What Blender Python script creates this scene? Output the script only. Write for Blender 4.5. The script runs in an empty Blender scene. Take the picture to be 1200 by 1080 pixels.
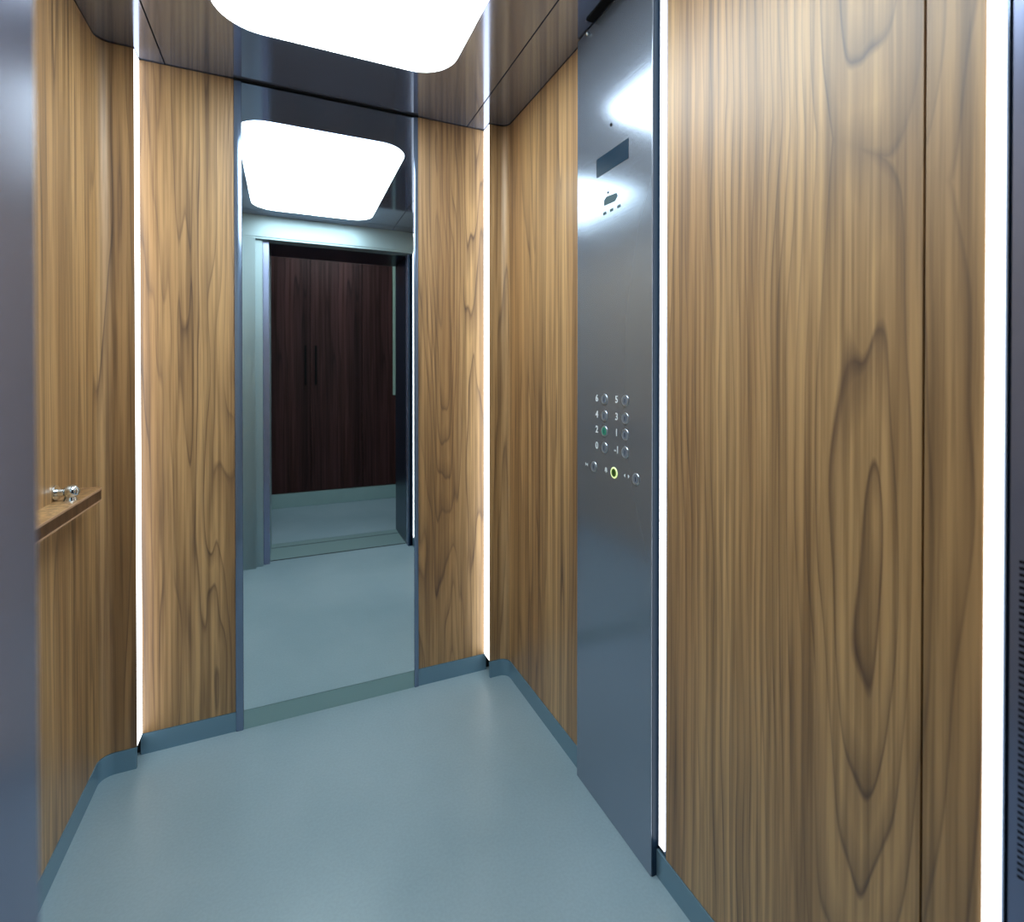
import bpy, bmesh, math, random
from mathutils import Matrix, Vector
PI = math.pi
S = bpy.context.scene
COL = S.collection

# ------------------------------------------------------------------ camera, world, exposure
cam_d = bpy.data.cameras.new('camera')
cam = bpy.data.objects.new('camera', cam_d); COL.objects.link(cam)
YAW, PITCH = math.radians(23.8), math.radians(-0.4)
cam.location = (0, 0, 1.17)
cam.rotation_euler = (PI/2 + PITCH, 0, -YAW)
cam_d.sensor_width = 36; cam_d.lens = 598/1200*36
cam_d.shift_y = -95.8/1200
cam_d.clip_start = 0.02
cam_d.dof.use_dof = True; cam_d.dof.focus_distance = 1.5; cam_d.dof.aperture_fstop = 3.6
S.camera = cam
w = bpy.data.worlds.new('world'); S.world = w; w.use_nodes = True
w.node_tree.nodes['Background'].inputs[0].default_value = (0.5, 0.6, 0.7, 1)
w.node_tree.nodes['Background'].inputs[1].default_value = 0.3
S.view_settings.view_transform = 'Standard'; S.view_settings.look = 'None'
S.view_settings.exposure = 0.0; S.view_settings.gamma = 1; S.view_settings.use_curve_mapping = False
LAMP, LED, LANDING = 9.3, 2.6, 14.0      # brightness of the ceiling lamp, the corner strips, the added unseen landing lamp
LAMP_COL, LED_COL = (0.86, 0.965, 1.0), (0.96, 0.99, 1.0)

# ------------------------------------------------------------------ materials
def srgb(r, g, b):
    f = lambda c: (c/255/12.92) if c/255 <= .04045 else ((c/255+.055)/1.055)**2.4
    return (f(r), f(g), f(b), 1)
def newmat(name):
    m = bpy.data.materials.new(name); m.use_nodes = True
    nt = m.node_tree; return m, nt, nt.nodes['Principled BSDF']
def N(nt, t, **kw):
    n = nt.nodes.new(t)
    for k, v in kw.items(): setattr(n, k, v)
    return n
def coords(nt, scale, off=(0,0,0)):
    tc = N(nt, 'ShaderNodeTexCoord'); mp = N(nt, 'ShaderNodeMapping')
    mp.inputs['Scale'].default_value = scale; mp.inputs['Location'].default_value = off
    nt.links.new(tc.outputs['Object'], mp.inputs['Vector']); return mp.outputs[0]
def noise(nt, vec, scale, detail=2, rough=.5, dist=0):
    n = N(nt, 'ShaderNodeTexNoise'); n.inputs['Scale'].default_value = scale
    n.inputs['Detail'].default_value = detail; n.inputs['Roughness'].default_value = rough
    n.inputs['Distortion'].default_value = dist; nt.links.new(vec, n.inputs['Vector']); return n.outputs[0]
def ramp(nt, fac, stops):
    r = N(nt, 'ShaderNodeValToRGB'); e = r.color_ramp.elements
    while len(e) < len(stops): e.new(.5)
    for el, (p, c) in zip(e, stops): el.position = p; el.color = c
    nt.links.new(fac, r.inputs[0]); return r.outputs[0]
def mth(nt, op, a, b=None):
    n = N(nt, 'ShaderNodeMath', operation=op)
    for i, v in enumerate((a, b)):
        if v is None: continue
        if isinstance(v, (int, float)): n.inputs[i].default_value = v
        else: nt.links.new(v, n.inputs[i])
    return n.outputs[0]
def mix(nt, fac, a, b, blend='MIX'):
    n = N(nt, 'ShaderNodeMix', data_type='RGBA', blend_type=blend)
    for i, v in ((0, fac), (6, a), (7, b)):
        if isinstance(v, (int, float)): n.inputs[i].default_value = v
        elif isinstance(v, tuple): n.inputs[i].default_value = v
        else: nt.links.new(v, n.inputs[i])
    return n.outputs[2]
def bump(nt, b, h, strength, dist=.001):
    n = N(nt, 'ShaderNodeBump'); n.inputs['Strength'].default_value = strength; n.inputs['Distance'].default_value = dist
    nt.links.new(h, n.inputs['Height']); nt.links.new(n.outputs[0], b.inputs['Normal'])

def wood(name, off=(0,0,0), light=(198,160,108), mid=(168,128,80), dark=(92,62,38), rings=34, stretch=.15, rough=.42, sc=3.2,
         centres=None, lat=9.0, freq=6.0, axis='Y', spec=.6, coat=.55):
    """growth rings cut lengthwise: either contours of a stretched noise, or cathedrals around the given (across, height) centres"""
    m, nt, b = newmat(name)
    v1 = coords(nt, (1, 1, stretch), off)
    n1 = noise(nt, v1, sc, 3, .45, .2)
    if centres:
        tc = N(nt, 'ShaderNodeTexCoord'); sp = N(nt, 'ShaderNodeSeparateXYZ'); nt.links.new(tc.outputs['Object'], sp.inputs[0])
        ds = []
        for a_, z_ in centres:
            p = mth(nt, 'POWER', mth(nt, 'MULTIPLY', mth(nt, 'SUBTRACT', sp.outputs[axis], a_), lat), 2)
            q = mth(nt, 'POWER', mth(nt, 'SUBTRACT', sp.outputs['Z'], z_), 2)
            ds.append(mth(nt, 'SQRT', mth(nt, 'ADD', p, q)))
        d = ds[0]
        for e in ds[1:]: d = mth(nt, 'MINIMUM', d, e)
        f = mth(nt, 'ADD', mth(nt, 'MULTIPLY', d, freq), mth(nt, 'MULTIPLY', n1, rings))
    else:
        f = mth(nt, 'MULTIPLY', n1, rings)
    wob = noise(nt, coords(nt, (1, 1, .12), (off[1], off[2], off[0])), 15, 1)
    f = mth(nt, 'ADD', f, mth(nt, 'MULTIPLY', wob, 1.0))
    r = mth(nt, 'FRACT', f)
    lines = ramp(nt, r, [(0, (0,0,0,1)), (.08, (.9,.9,.9,1)), (.5, (1,1,1,1)), (.9, (.5,.5,.5,1)), (1, (0,0,0,1))])
    fine = noise(nt, coords(nt, (1, 1, .016), off), 95, 4, .62)
    mids = noise(nt, coords(nt, (1, 1, .02), off), 34, 3, .55)
    broad = noise(nt, coords(nt, (1, 1, .04), off), 8, 3, .5)
    base = mix(nt, ramp(nt, broad, [(.36, (0,0,0,1)), (.64, (1,1,1,1))]), srgb(*mid), srgb(*light))
    strength = ramp(nt, noise(nt, coords(nt, (1, 1, .15), (3,7,1)), 9, 2), [(.32, (.2,.2,.2,1)), (.68, (1,1,1,1))])
    c = mix(nt, mth(nt, 'MULTIPLY', mth(nt, 'SUBTRACT', 1.0, lines), strength), base, srgb(*dark))
    c = mix(nt, .85, c, ramp(nt, fine, [(.36, (.55,.50,.44,1)), (.56, (1.06,1.06,1.06,1))]), 'MULTIPLY')
    c = mix(nt, .8, c, ramp(nt, mids, [(.38, (.60,.55,.48,1)), (.54, (1.06,1.06,1.06,1))]), 'MULTIPLY')
    nt.links.new(c, b.inputs['Base Color'])
    b.inputs['Roughness'].default_value = rough; b.inputs['Specular IOR Level'].default_value = spec
    b.inputs['Coat Weight'].default_value = coat; b.inputs['Coat Roughness'].default_value = .62; b.inputs['Coat IOR'].default_value = 1.7
    bump(nt, b, fine, .10)
    return m
def metal(name, col, rough, brush=None, bs=.05, var=.06, met=1):
    m, nt, b = newmat(name)
    b.inputs['Metallic'].default_value = met
    n0 = noise(nt, coords(nt, (1,1,1)), 2.3, 3)
    c = mix(nt, n0, tuple(x*(1-var) for x in srgb(*col)[:3])+(1,), tuple(min(1, x*(1+var)) for x in srgb(*col)[:3])+(1,))
    nt.links.new(c, b.inputs['Base Color'])
    b.inputs['Roughness'].default_value = rough
    if brush:
        f = noise(nt, coords(nt, brush), 320, 2)
        nt.links.new(mth(nt, 'ADD', mth(nt, 'MULTIPLY', f, .08), rough-.04), b.inputs['Roughness'])
        bump(nt, b, f, bs, .0005)
    return m
def plain(name, col, rough=.5, spec=.5, var=.08, scale=6, metallic=0):
    m, nt, b = newmat(name)
    n0 = noise(nt, coords(nt, (1,1,1)), scale, 4)
    a = srgb(*col)
    nt.links.new(mix(nt, n0, tuple(x*(1-var) for x in a[:3])+(1,), tuple(x*(1+var) for x in a[:3])+(1,)), b.inputs['Base Color'])
    b.inputs['Roughness'].default_value = rough; b.inputs['Specular IOR Level'].default_value = spec
    b.inputs['Metallic'].default_value = metallic
    return m
def glow(name, col, strength):
    m, nt, b = newmat(name)
    b.inputs['Base Color'].default_value = (.8,.8,.8,1)
    b.inputs['Emission Color'].default_value = (*col, 1); b.inputs['Emission Strength'].default_value = strength
    return m

WOOD_R = wood('oak_laminate_right', (4.3, 1.1, 2.6), centres=((-.195, .90), (-.205, 1.95)), rings=12)
WOOD_S = wood('oak_laminate_side', (1.9, 5.2, .4), rings=16, stretch=.045, sc=5)
WOOD_L = wood('oak_laminate_back_left', (.7, 9.3, 5.1), rings=20, stretch=.075, sc=5)
WOOD_B = wood('oak_laminate_back', (2.7, 3.3, 1.1), rings=20, stretch=.075, sc=5)
RAILW = wood('rail_wood', (2, 2, 2), light=(92,64,42), mid=(78,53,35), dark=(50,32,20), coat=0, spec=.3)
RAILE = plain('rail_edge', (186,150,120), .35)
CEIL = metal('satin_ceiling_steel', (160,172,202), .09, (1,1,.02), .01, met=.8)
STEEL = metal('panel_steel', (152,164,182), .18, (.02,.02,1), .015, met=.72)
STEELF = metal('front_brushed_steel', (150,172,180), .42, (1,1,.02), .004, met=.6)
JAMB = metal('jamb_steel', (136,146,178), .25, (1,1,.02), .05, met=.7)
DARKJ = metal('dark_unlit_steel', (44,66,92), .3, met=.8)  # dark steel; the unlit right doorway side is put into this colour
BASEM = metal('plinth_steel', (122,156,176), .25, (.03,.03,1), .03, met=.35)
BASEG = metal('plinth_green_reflection', (158,190,190), .2, (.03,.03,1), .02, met=.3)  # greenish reflection below the mirror, put into the base colour
CHROME = metal('chrome', (220,228,232), .06)
FRAME = metal('mirror_edge_steel', (128,146,172), .14, met=.6)
SILL = metal('sill_aluminium', (132,160,164), .35, (.02,1,1), .04, met=.2)
BLACK = plain('black_gap', (10,12,15), .7, .15)
DISP = plain('display_glass', (12,40,60), .25, .3)
INK = plain('engraved_ink', (70,92,100), .6, .2)
WHITE = plain('white_print', (235,242,248), .5)
RING = metal('button_ring', (190,205,220), .3)
CAPM = plain('button_cap', (112,124,142), .35)
GRN = plain('green_cap', (50,150,130), .35)
LAMPM = glow('lamp_diffuser', LAMP_COL, LAMP)
LEDM = glow('strip_diffuser', LED_COL, LED)
LANDM = glow('added_lamp_diffuser', LAMP_COL, LANDING)
DARKW = wood('dark_cupboard_wood', (0, 3, 1), light=(74,48,48), mid=(50,32,34), dark=(26,16,19), rings=16, stretch=.03, rough=.5, spec=.15, coat=0)
SKIRT = plain('pale_skirting', (140,170,172), .35)
LWALL = plain('landing_paint', (100,102,106), .8)
SHAFT = plain('backing_board', (40,42,45), .8)
PALE = plain('pale_strip', (150,176,166), .35)
YEL = glow('yellow_ring_light', (.62, .80, .12), .8)
GLO = glow('green_lamp', (.03, .30, .22), .6)
m, nt, b = newmat('mirror_glass'); MIRROR = m
b.inputs['Metallic'].default_value = 1; b.inputs['Base Color'].default_value = (.90, .955, .955, 1); b.inputs['Roughness'].default_value = 0.0
# floor: grey-teal sheet with soft mottling
m, nt, b = newmat('teal_vinyl_floor'); FLOOR = m
n1 = noise(nt, coords(nt, (1,1,1)), 1.6, 4, .55)
c = mix(nt, ramp(nt, n1, [(.35, (0,0,0,1)), (.65, (1,1,1,1))]), srgb(132,157,169), srgb(146,169,181))
spk = noise(nt, coords(nt, (1,1,1)), 140, 2)
c = mix(nt, .3, c, ramp(nt, spk, [(.35, (.85,.85,.85,1)), (.65, (1.06,1.06,1.06,1))]), 'MULTIPLY')
nt.links.new(c, b.inputs['Base Color']); b.inputs['Roughness'].default_value = .34; b.inputs['Specular IOR Level'].default_value = .45
bump(nt, b, noise(nt, coords(nt, (1,1,1)), 9, 2), .08, .002)

# ------------------------------------------------------------------ mesh helpers
def addbox(bm, x0, x1, y0, y1, z0, z1, bev=0):
    r = bmesh.ops.create_cube(bm, size=1)
    M = Matrix.Translation(((x0+x1)/2, (y0+y1)/2, (z0+z1)/2)) @ Matrix.Diagonal((x1-x0, y1-y0, z1-z0, 1))
    bmesh.ops.transform(bm, matrix=M, verts=r['verts'])
    if bev:
        es = list({e for v in r['verts'] for e in v.link_edges})
        bmesh.ops.bevel(bm, geom=es, offset=bev, segments=2, affect='EDGES', profile=.6)
def prism(bm, pts, z0, z1, axis='z'):
    """closed polygon pts (a,b) extruded: axis z -> (a,b,z); axis x -> (h,a,b)"""
    f = (lambda p, h: (p[0], p[1], h)) if axis == 'z' else (lambda p, h: (h, p[0], p[1]))
    lo = [bm.verts.new(f(p, z0)) for p in pts]; hi = [bm.verts.new(f(p, z1)) for p in pts]
    n = len(pts)
    for i in range(n): bm.faces.new((lo[i], lo[(i+1) % n], hi[(i+1) % n], hi[i]))
    bm.faces.new(lo[::-1]); bm.faces.new(hi)
    bmesh.ops.recalc_face_normals(bm, faces=bm.faces)
def shell(bm, pts, t, z0, z1):
    """a bent sheet: polyline pts offset by t to its left"""
    out = []
    for i, p in enumerate(pts):
        a = pts[max(0, i-1)]; c = pts[min(len(pts)-1, i+1)]
        d = Vector((c[0]-a[0], c[1]-a[1])).normalized()
        out.append((p[0]-d.y*t, p[1]+d.x*t))
    n = len(pts)
    V = [[bm.verts.new((q[0], q[1], z)) for q in L] for L in (pts, out) for z in (z0, z1)]
    a0, a1, b0, b1 = V
    for i in range(n-1):
        bm.faces.new((a0[i], a0[i+1], a1[i+1], a1[i])); bm.faces.new((b0[i+1], b0[i], b1[i], b1[i+1]))
        bm.faces.new((a1[i], a1[i+1], b1[i+1], b1[i])); bm.faces.new((a0[i+1], a0[i], b0[i], b0[i+1]))
    for i in (0, n-1): bm.faces.new((a0[i], a1[i], b1[i], b0[i]))
    bmesh.ops.recalc_face_normals(bm, faces=bm.faces)
def cyl(bm, p, d, r, L, seg=20, r2=None):
    q = Vector((0,0,1)).rotation_difference(Vector(d).normalized()).to_matrix().to_4x4()
    M = Matrix.Translation(Vector(p)+Vector(d).normalized()*L/2) @ q
    bmesh.ops.create_cone(bm, cap_ends=True, segments=seg, radius1=r, radius2=r if r2 is None else r2, depth=L, matrix=M)
def ring(bm, p, r, t, seg=28):
    """torus facing -x"""
    V = []
    for i in range(seg):
        a = 2*PI*i/seg; row = []
        for j in range(8):
            q = 2*PI*j/8; rr = r+t*math.cos(q)
            row.append(bm.verts.new((p[0]-t*.6*math.sin(q), p[1]+rr*math.cos(a), p[2]+rr*math.sin(a))))
        V.append(row)
    for i in range(seg):
        for j in range(8):
            bm.faces.new((V[i][j], V[(i+1) % seg][j], V[(i+1) % seg][(j+1) % 8], V[i][(j+1) % 8]))
    bmesh.ops.recalc_face_normals(bm, faces=bm.faces)

def world_loc(o):
    v = Vector((0,0,0))
    while o: v += o.location; o = o.parent
    return v
def obj(name, bm, mat, parent=None, origin=None, smooth=False):
    """links a bmesh built in room coordinates as one object whose origin is at its base (or at its parent's)"""
    me = bpy.data.meshes.new(name)
    if origin is None:
        xs = [v.co for v in bm.verts]
        lo = [min(c[i] for c in xs) for i in range(3)]; hi = [max(c[i] for c in xs) for i in range(3)]
        origin = ((lo[0]+hi[0])/2, (lo[1]+hi[1])/2, lo[2])
    bmesh.ops.translate(bm, verts=bm.verts, vec=-Vector(origin))
    bm.to_mesh(me); bm.free()
    if smooth:
        for f in me.polygons: f.use_smooth = True
        me.set_sharp_from_angle(angle=math.radians(35))
    me.materials.append(mat)
    o = bpy.data.objects.new(name, me); COL.objects.link(o)
    if parent: o.parent = parent; o.location = Vector(origin)-world_loc(parent)
    else: o.location = origin
    return o
def B(*a, **k):
    bm = bmesh.new(); addbox(bm, *a, **k); return bm
def tag(o, label=None, cat=None, group=None, kind=None):
    for k, v in (('label', label), ('category', cat), ('group', group), ('kind', kind)):
        if v: o[k] = v
    return o
def empty(name, loc):
    o = bpy.data.objects.new(name, None); COL.objects.link(o); o.location = loc; o.empty_display_size = .05; return o
def text_mesh(s, size):
    cu = bpy.data.curves.new('txt', 'FONT'); cu.body = s; cu.size = size; cu.align_x = 'CENTER'; cu.align_y = 'CENTER'
    cu.extrude = .0003; cu.offset = size*.018
    t = bpy.data.objects.new('txt', cu); COL.objects.link(t); bpy.context.view_layer.update()
    me = bpy.data.meshes.new_from_object(t.evaluated_get(bpy.context.evaluated_depsgraph_get()))
    bpy.data.objects.remove(t); return me
def label_on_x(name, s, size, p, mat, parent):
    me = text_mesh(s, size); me.materials.clear(); me.materials.append(mat)
    me.transform(Matrix(((0,0,-1,0), (-1,0,0,0), (0,1,0,0), (0,0,0,1))))
    o = bpy.data.objects.new(name, me); COL.objects.link(o); o.parent = parent; o.location = Vector(p)-world_loc(parent); return o

# ------------------------------------------------------------------ the room
XL, XR, YB, H, PL = -.50, .79, 1.897, 2.14, .064
YF = .345                                   # inner face of the front wall
floor = obj('floor', B(XL-.08, XR+.08, .24, YB+.06, -.05, 0), FLOOR)
tag(floor, 'grey-teal sheet floor of the lift car', 'floor', kind='structure')

# ceiling: dark backing with three satin steel panels, the middle one cut out for the lamp
ceil = obj('ceiling', B(XL-.08, XR+.08, .24, YB+.06, H+.05, H+.09), SHAFT)
tag(ceil, 'satin steel panelled ceiling with a large rounded lamp', 'ceiling', kind='structure')
def ceiling_panel(x0, x1, y0, y1):
    return obj('ceiling_panel', B(x0, x1, y0, y1, H, H+.012), CEIL, ceil)
ceiling_panel(XL-.03, -.347, YF-.02, YB+.02)
ceiling_panel(.647, XR+.03, YF-.02, YB+.02)
def round_rect(x0, x1, y0, y1, r, n=10):
    pts = []
    for cx, cy, a0 in ((x1-r, y1-r, 0), (x0+r, y1-r, 90), (x0+r, y0+r, 180), (x1-r, y0+r, 270)):
        for i in range(n+1):
            a = math.radians(a0+90*i/n); pts.append((cx+r*math.cos(a), cy+r*math.sin(a)))
    return pts
LX0, LX1, LY0, LY1, LR = -.18, .48, .48, 1.62, .12
bm = bmesh.new()
inner = round_rect(LX0, LX1, LY0, LY1, LR)
px0, px1, py0, py1 = -.343, .643, YF-.02, YB+.02
cx, cy = (LX0+LX1)/2, (LY0+LY1)/2
def to_edge(p):
    # the point on the panel's outer rectangle that belongs to this point of the cut-out
    i = p[0]-cx, p[1]-cy
    sx = (px1-cx)/i[0] if i[0] > 0 else ((px0-cx)/i[0] if i[0] < 0 else 1e9)
    sy = (py1-cy)/i[1] if i[1] > 0 else ((py0-cy)/i[1] if i[1] < 0 else 1e9)
    s = min(sx, sy); return (cx+i[0]*s, cy+i[1]*s)
outer = [to_edge(p) for p in inner]
# pull the nearest outer point onto each true corner
for c in ((px1, py1), (px0, py1), (px0, py0), (px1, py0)):
    k = min(range(len(outer)), key=lambda i: (outer[i][0]-c[0])**2+(outer[i][1]-c[1])**2); outer[k] = c
n = len(inner)
L4 = [[bm.verts.new((p[0], p[1], z)) for p in L] for L in (inner, outer) for z in (H, H+.012)]
for i in range(n):
    j = (i+1) % n
    bm.faces.new((L4[0][i], L4[0][j], L4[2][j], L4[2][i])); bm.faces.new((L4[1][j], L4[1][i], L4[3][i], L4[3][j]))
    bm.faces.new((L4[0][j], L4[0][i], L4[1][i], L4[1][j])); bm.faces.new((L4[2][i], L4[2][j], L4[3][j], L4[3][i]))
bmesh.ops.recalc_face_normals(bm, faces=bm.faces)
obj('ceiling_panel', bm, CEIL, ceil)
obj('gap_line', B(-.157, .451, YB-.009, YB-.0065, H-.007, H-.0005), BLACK, ceil)
obj('black_gap_strip', B(.748, .770, .90, 1.196, H-.004, H+.002), BLACK, ceil)  # black strip stands for the dark gap above the control panel

# walls: backing boards with bent wood-look panels on them
def wall(name, a, label):
    o = obj(name, B(*a), SHAFT); tag(o, label, 'wall', kind='structure'); return o
wl = wall('wall_left', (XL-.06, XL-.014, .24, YB+.06, 0, H+.05), 'left lift wall in light brown wood panelling with a handrail')
wr = wall('wall_right', (XR+.014, XR+.06, .24, YB+.06, 0, H+.05), 'right lift wall in light brown wood panelling with control panel')
wb = wall('wall_back', (XL-.014, XR+.014, YB+.014, YB+.06, 0, H+.05), 'back lift wall of two wood panels either side of the mirror')
def arc(cx, cy, r, a0, a1, n=8):
    return [(cx+r*math.cos(math.radians(a0+(a1-a0)*i/n)), cy+r*math.sin(math.radians(a0+(a1-a0)*i/n))) for i in range(n+1)]
RC = .035; YS = 1.836                        # corner radius, front face of the returns
def panel(pts, t, mat, parent, z0=PL, z1=H-.003):
    bm = bmesh.new(); shell(bm, pts, t, z0, z1); return obj('wood_panel', bm, mat, parent, smooth=True)
left_pts = [(XL, .36)] + [(XL, y) for y in (.9, 1.4)] + arc(XL+RC, YS-RC, RC, 180, 90) + [(-.412, YS)]
panel(left_pts, .012, WOOD_S, wl)
right_pts = [(XR, 1.275)] + [(XR, 1.5)] + arc(XR-RC, YS-RC, RC, 0, 90) + [(.715, YS)]
panel(right_pts, -.012, WOOD_S, wr)
obj('wood_panel', B(XR, XR+.012, .4095, .919, PL, H-.003, bev=.0008), WOOD_R, wr)
obj('wood_panel', B(XR, XR+.012, .342, .4065, PL, H-.003, bev=.0008), WOOD_R, wr, origin=(XR+.006, .66425, PL))
obj('wood_panel', B(-.455, -.1575, YB, YB+.012, PL, H-.003), WOOD_L, wb)
obj('wood_panel', B(.4515, .76, YB, YB+.012, PL, H-.003), WOOD_B, wb)

# front wall of the car, seen in the mirror
wf = obj('wall_front', B(XL, -.175, .24, YF-.004, 0, H), STEELF)
tag(wf, 'brushed steel front wall of the lift car beside the doorway', 'wall', kind='structure')
obj('return_panel', B(XL+.002, -.24, YF-.004, YF, .0, H-.14), STEELF, wf)
obj('return_panel', B(-.236, -.172, YF-.012, YF-.004, 0, H-.14), STEELF, wf)
obj('jamb', B(-.175, -.135, .24, .312, 0, H-.14), STEELF, wf)
obj('jamb', B(-.135, -.10, .24, .290, 0, H-.14, bev=.003), JAMB, wf)
obj('header', B(-.175, XR-.0, .24, YF-.006, 2.0, H), STEELF, wf)
obj('header_lip', B(XL+.002, XR-.002, YF-.006, YF, 2.012, H-.03), STEELF, wf)
# right jamb with a punched ventilation strip
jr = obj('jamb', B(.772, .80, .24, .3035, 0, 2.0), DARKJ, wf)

# plinths
def base(name, label):
    e = empty(name, (0,0,0)); tag(e, label, 'baseboard', kind='structure'); return e
bl = empty('baseboard_left', (XL, 1.1, 0)); tag(bl, 'slate-blue steel skirting along the left wall', 'baseboard', kind='structure')
br = empty('baseboard_right', (XR, 1.1, 0)); tag(br, 'slate-blue steel skirting along the right wall', 'baseboard', kind='structure')
bb = empty('baseboard_back', (.15, YB, 0)); tag(bb, 'slate-blue steel skirting along the back wall', 'baseboard', kind='structure')
g = .002
def plinth(pts, t, parent, mat=BASEM):
    bm = bmesh.new(); shell(bm, pts, t, 0, PL-.0015); obj('plinth_strip', bm, mat, parent, smooth=True)
plinth([(XL+g, .36), (XL+g, 1.2)] + arc(XL+RC, YS-RC, RC-g, 180, 90) + [(-.413, YS-g)], .01, bl)
plinth([(XR-g, 1.284), (XR-g, 1.5)] + arc(XR-RC, YS-RC, RC-g, 0, 90) + [(.716, YS-g)], -.01, br)
obj('plinth_strip', B(XR-g, XR+.008, .31, .949, 0, PL-.0015), BASEM, br)
obj('plinth_strip', B(-.416, -.1565, YB-g, YB+.008, 0, PL-.0015), BASEM, bb)
obj('plinth_strip', B(-.1335, .4345, YB-g, YB+.008, 0, PL-.0015), BASEG, bb)
obj('plinth_strip', B(.4515, .722, YB-g, YB+.008, 0, PL-.0015), BASEM, bb)

# ------------------------------------------------------------------ lamp and light strips
lamp = empty('ceiling_lamp', (cx, cy, H))
tag(lamp, 'large white rounded-rectangle lamp glowing in the steel ceiling', 'lamp')
bm = bmesh.new(); prism(bm, round_rect(LX0+.001, LX1-.001, LY0+.001, LY1-.001, LR-.001), H-.002, H+.02); obj('diffuser', bm, LAMPM, lamp)

def strip(name, loc, label):
    e = empty(name, loc); tag(e, label, 'light strip', 'vertical light strips at the panel edges'); return e
zt = H-.004
e = strip('light_strip', (-.42, 1.868, PL), 'vertical glowing strip in the corner between handrail wall and back wall')
obj('diffuser', B(-.4135, -.4115, YS+.002, YB-.001, PL+.002, zt), LEDM, e)
obj('channel', B(-.445, -.4135, YS+.013, YB-.001, PL+.002, zt), FRAME, e)
e = strip('light_strip', (.72, 1.868, PL), 'vertical glowing strip in the corner between mirror wall and control panel wall')
obj('diffuser', B(.7145, .7165, YS+.002, YB-.001, PL+.002, zt), LEDM, e)
obj('channel', B(.7165, .75, YS+.013, YB-.001, PL+.002, zt), FRAME, e)
e = strip('light_strip', (.795, .934, PL), 'thin vertical glowing strip between steel control panel and wide wood panel')
obj('diffuser', B(.789, .792, .9235, .9420, .078, zt), LEDM, e)
obj('channel', B(.792, .803, .9195, .9490, .070, zt), FRAME, e)
e = strip('light_strip', (.795, .33, PL), 'widest glowing strip, beside the slotted steel door jamb')
obj('diffuser', B(.788, .791, .3230, .3405, PL+.001, zt), LEDM, e)
obj('channel', B(.791, .803, .3205, .3412, PL+.001, zt), FRAME, e)

# ------------------------------------------------------------------ mirror
mr = empty('wall_mirror', (.15, YB, 0))
tag(mr, 'tall narrow frameless mirror with steel edges on the back wall', 'mirror')
obj('mirror_glass', B(-.1335, .4345, YB-.003, YB+.006, PL, H-.006), MIRROR, mr)
for x0, x1 in ((-.1565, -.1340), (.4350, .4510)):
    obj('edge_strip', B(x0, x1, YB-.006, YB+.006, 0, H-.006, bev=.0025), FRAME, mr, smooth=True)

# ------------------------------------------------------------------ handrail
hr = empty('handrail', (XL+.03, 1.1, .842))
tag(hr, 'brown wooden ledge handrail on the left wall with a chrome knob', 'handrail')
RX = XL+.052
rp = [(XL-.0, .50), (RX, .50)] + arc(RX-.02, 1.675-.02, .02, 0, 90, 6) + [(XL, 1.675)]
bm = bmesh.new(); prism(bm, rp, .843, .8750); obj('rail', bm, WOOD_S, hr, smooth=True)
front = rp[1:]
def band(name, t, z0, z1, mat, lab):
    bm = bmesh.new(); shell(bm, front, -t, z0, z1); tag(obj(name, bm, mat, hr, smooth=True), lab)
band('front_band', .0015, .8465, .8710, RAILW, 'dark brown front face')
band('top_edge', .0026, .8710, .8757, RAILE, 'pale top edge')
band('bottom_edge', .0022, .8425, .8465, RAILE, 'pale bottom edge')
bm = bmesh.new()
ky, kz = 1.526, .8955
cyl(bm, (XL+.002, ky, kz), (1,0,0), .0085, .035); cyl(bm, (XL+.0005, ky, kz), (1,0,0), .018, .004)
cyl(bm, (XL+.030, ky, .8748), (0,0,1), .014, .012, r2=.010)
r = bmesh.ops.create_uvsphere(bm, u_segments=24, v_segments=14, radius=.0165); bmesh.ops.translate(bm, verts=r['verts'], vec=(XL+.032, ky, kz))
tag(obj('chrome_knob', bm, CHROME, hr, smooth=True), 'polished chrome knob on a short arm')

# ------------------------------------------------------------------ control panel
CX = .7735
cp = empty('control_panel', (CX, 1.117, 0))
tag(cp, 'tall blue-grey steel control panel with two columns of floor buttons', 'control panel')
obj('faceplate', B(CX, CX+.003, .951, 1.283, .001, H-.004, bev=.0012), STEEL, cp)
obj('side_flange', B(CX+.003, XR+.002, .9500, .9545, .001, H-.004), plain('flange_paint', (28,52,74), .5, .3), cp)
obj('side_flange', B(CX+.003, XR-.003, 1.277, 1.281, .001, H-.004), DARKJ, cp)
d = obj('display', B(CX-.001, CX, 1.040, 1.182, 1.707, 1.757, bev=.0004), DISP, cp)
bm = bmesh.new()
cyl(bm, (CX, 1.114, 1.822), (-1,0,0), .0042, .0015); obj('indicator_lens', bm, BLACK, cp)
bm = bmesh.new(); cyl(bm, (CX, 1.128, 1.651), (-1,0,0), .003, .0012); obj('indicator_lens', bm, BLACK, cp)
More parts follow.
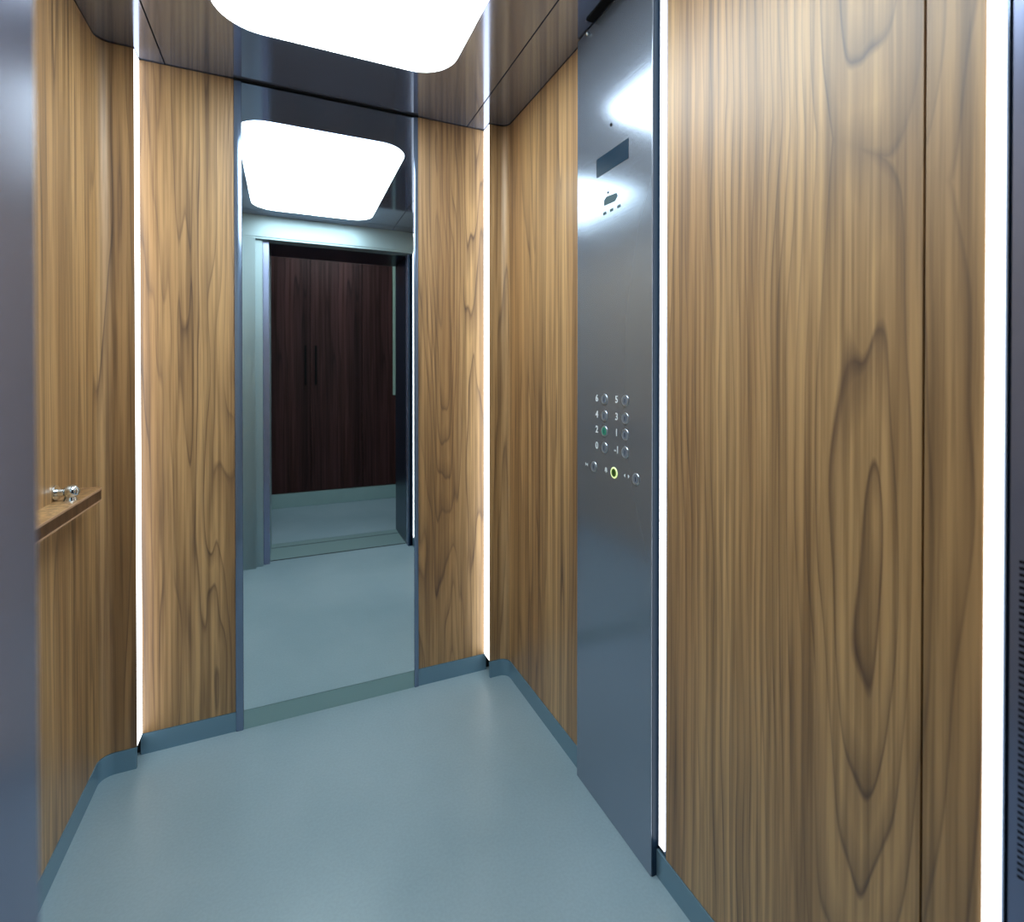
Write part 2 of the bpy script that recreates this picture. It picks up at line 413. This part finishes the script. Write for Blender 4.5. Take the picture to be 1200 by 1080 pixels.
# small engraved plate and a row of marks under it, too small to read
bm = bmesh.new(); prism(bm, [(1.146, 1.621), (1.146, 1.636), (1.135, 1.642), (1.090, 1.638), (1.086, 1.628), (1.097, 1.619)], CX-.0006, CX, axis='x'); obj('engraved_plate', bm, INK, cp)
for y in (1.143, 1.112, 1.080):
    obj('engraved_mark', B(CX-.0005, CX, y-.007, y+.007, 1.597, 1.604), INK, cp)
def button(y, z, cap=CAPM, rim=RING, lab=None):
    bm = bmesh.new(); ring(bm, (CX-.0005, y, z), .0125, .0024); bt = obj('button', bm, rim, cp, origin=(CX, y, z), smooth=True)
    bm = bmesh.new(); cyl(bm, (CX+.0005, y, z), (-1,0,0), .0104, .0022, 24); obj('button_cap', bm, cap, bt, smooth=True)
    # raised mark on the cap
    bm = bmesh.new(); addbox(bm, CX-.0024, CX-.0016, y-.0013, y+.0013, z-.0055, z+.0055, bev=.0003); obj('tactile_bar', bm, DARKJ if cap is not YEL else BLACK, bt)
    if lab: tag(bt, lab)
    return bt
rows = ((1.107, '6', '5'), (1.063, '4', '3'), (1.022, '2', '1'), (.978, '0', '-1'))
for z, a, b_ in rows:
    for y, s in ((1.143, a), (1.052, b_)):
        button(y, z, *((GRN, RING, 'button with a green-lit cap') if s == '2' else ()))
        label_on_x('floor_number', s, .026, (CX-.0004, y+.0365, z+.001), WHITE, cp)
for y in (1.194, 1.009): button(y, .919)
button(1.099, .919, plain('olive_cap', (70,110,30), .4), YEL, 'alarm button with a glowing yellow ring')
def tri(y, z, s, h):  # small triangle pointing towards viewer's right when s>0
    bm = bmesh.new(); prism(bm, [(y, z-h), (y, z+h), (y-s, z)], CX-.0006, CX, axis='x'); obj('door_symbol', bm, WHITE, cp)
for yc, sg in ((1.231, 1), (1.046, -1)):
    tri(yc+.006*1, .920, .0052*sg if sg > 0 else -.0052, .0045); tri(yc-.006, .920, -.0052*sg if sg > 0 else .0052, .0045)
bm = bmesh.new()
bell = [(-.0062, -.004), (.0062, -.004), (.0045, -.001), (.004, .004), (.0015, .0068), (-.0015, .0068), (-.004, .004), (-.0045, -.001)]
prism(bm, [(1.136+a, .920+c) for a, c in bell], CX-.0006, CX, axis='x'); addbox(bm, CX-.0006, CX, 1.1345, 1.1375, .9135, .9155)
obj('bell_symbol', bm, WHITE, cp)
bm = bmesh.new(); r = bmesh.ops.create_uvsphere(bm, u_segments=14, v_segments=8, radius=.006); bmesh.ops.translate(bm, verts=r['verts'], vec=(CX-.004, 1.222, H-.018))
obj('glint_bead', bm, CHROME, cp, smooth=True)  # chrome bead added for the bright glint at the panel's top

# ------------------------------------------------------------------ slotted vent on the right jamb
vg = empty('vent_strip', (.765, .26, .0))
tag(vg, 'slate-blue steel door jamb plate punched with ventilation slots', 'vent')
bm = bmesh.new()
VX = .758
ys = [.24, .2483]; hole_cols = []
y = .2483
for k in range(5):
    hole_cols.append(len(ys)-1); ys += [y+.0056, y+.0104]; y += .0104
ys += [.3035]
z = .60; zs = [0.0, .60]; hole_rows = []
for k in range(50):
    hole_rows.append(len(zs)-1); zs += [z+.0038, z+.0073]; z += .0073
zs.append(1.998)
vs = {}
def vv(i, j):
    if (i, j) not in vs: vs[i, j] = bm.verts.new((VX, ys[i], zs[j]))
    return vs[i, j]
for i in range(len(ys)-1):
    for j in range(len(zs)-1):
        if i in hole_cols and j in hole_rows: continue
        bm.faces.new((vv(i, j), vv(i, j+1), vv(i+1, j+1), vv(i+1, j)))
r = bmesh.ops.extrude_face_region(bm, geom=list(bm.faces))
bmesh.ops.translate(bm, verts=[v for v in r['geom'] if isinstance(v, bmesh.types.BMVert)], vec=(.0015, 0, 0))
bmesh.ops.recalc_face_normals(bm, faces=bm.faces)
obj('slotted_plate', bm, JAMB, vg)
obj('backing', B(.7625, .7715, .242, .302, 0, 1.998), BLACK, vg)
obj('edge_return', B(.7597, .785, .3010, .3035, 0, 1.998), DARKJ, vg)

# ------------------------------------------------------------------ doorway and landing (seen in the mirror)
dr = empty('door_1', (.33, .06, 0)); tag(dr, 'open steel lift doorway reflected in the mirror', 'door', kind='structure')
YO = -.12
obj('sill', B(-.10, .758, -.03, .232, -.03, -.002), SILL, dr)
obj('dark_gap', B(-.098, .756, .222, .2395, -.0022, -.0008), BLACK, dr)
for y in (-.034,): obj('sill_groove', B(-.10, .758, y, y+.006, -.002, -.0012), BLACK, dr)
obj('gap', B(-.10, .758, .232, .24, -.05, -.012), BLACK, dr)
obj('landing_sill', B(-.10, .758, YO, -.036, -.03, -.002), SILL, dr)
obj('frame_side', B(-.155, -.10, YO-.01, .19, 0, 2.0), STEELF, dr)
obj('frame_side', B(.758, .82, YO-.01, .235, 0, 2.0), DARKJ, dr)  # unlit side, its shade comes from the dark base colour
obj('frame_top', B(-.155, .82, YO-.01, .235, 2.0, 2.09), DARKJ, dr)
obj('door_leaf', B(-.150, -.104, .196, .234, .004, 1.995), STEELF, dr)

lf = obj('floor', B(-1.2, 1.9, -1.17, YO-.001, -.05, -.001), FLOOR); tag(lf, 'grey-teal floor of the landing outside the lift', 'floor', kind='structure')
lc = obj('ceiling', B(-1.2, 1.9, -1.75, YO-.01, 2.5, 2.54), LWALL); tag(lc, 'plain landing ceiling', 'ceiling', kind='structure')
w1 = obj('wall_left', B(-1.24, -1.2, -1.75, YO, -.05, 2.54), LWALL); tag(w1, 'landing wall at the far end', 'wall', kind='structure')
w2 = obj('wall_right', B(1.9, 1.94, -1.75, YO, -.05, 2.54), LWALL); tag(w2, 'landing wall at the other end', 'wall', kind='structure')
w3 = obj('wall_front', B(-1.2, -.156, YO-.03, YO, 0, 2.5), LWALL); tag(w3, 'landing wall around the lift doorway', 'wall', kind='structure')
obj('wall_section', B(.821, 1.9, YO-.03, YO, 0, 2.5), LWALL, w3); obj('wall_section', B(-.156, .821, YO-.03, YO-.011, 2.091, 2.5), LWALL, w3)
w4 = obj('wall_back', B(-1.2, 1.9, -1.79, -1.75, -.05, 2.54), LWALL); tag(w4, 'landing wall behind the cupboard', 'wall', kind='structure')
CY = -1.15
cb = empty('cupboard', (.2, -1.4, 0)); tag(cb, 'dark brown wood cupboard doors reflected in the mirror', 'cupboard')
obj('carcass', B(-1.19, 1.89, -1.74, CY-.022, .125, 2.49), BLACK, cb)
for k in range(7):
    x0 = -1.154+.45*k
    hx = x0+.45-.043 if k % 2 == 0 else x0+.043
    if k in (2, 3):
        dz = hx
    dd = obj('door', B(x0+.0015, x0+.4485, CY-.02, CY, .128, 2.485, bev=.001), DARKW, cb)
    if k in (2, 3):
        bm = bmesh.new(); addbox(bm, hx-.009, hx+.009, CY+.012, CY+.030, 1.09, 1.44, bev=.002)
        for z in (1.12, 1.41): addbox(bm, hx-.005, hx+.005, CY, CY+.012, z-.005, z+.005)
        obj('handle', bm, BLACK, dd)
tag(obj('metal_strip', B(.928, .966, CY+.001, CY+.016, .985, 2.275, bev=.004), PALE, cb), 'tall pale green-grey vertical strip')
sk = obj('baseboard_landing', B(-1.19, 1.89, CY-.03, CY+.006, 0, .124, bev=.002), SKIRT); tag(sk, 'pale skirting below the dark cupboard doors', 'baseboard', kind='structure')
ll = empty('added_landing_lamp', (.35, -.6, 2.5)); tag(ll, 'unseen square lamp added over the landing to light its floor', 'lamp')  # out of view, added so the mirrored landing floor is lit
obj('diffuser', B(.05, .65, -.75, -.35, 2.484, 2.499, bev=.003), LANDM, ll)
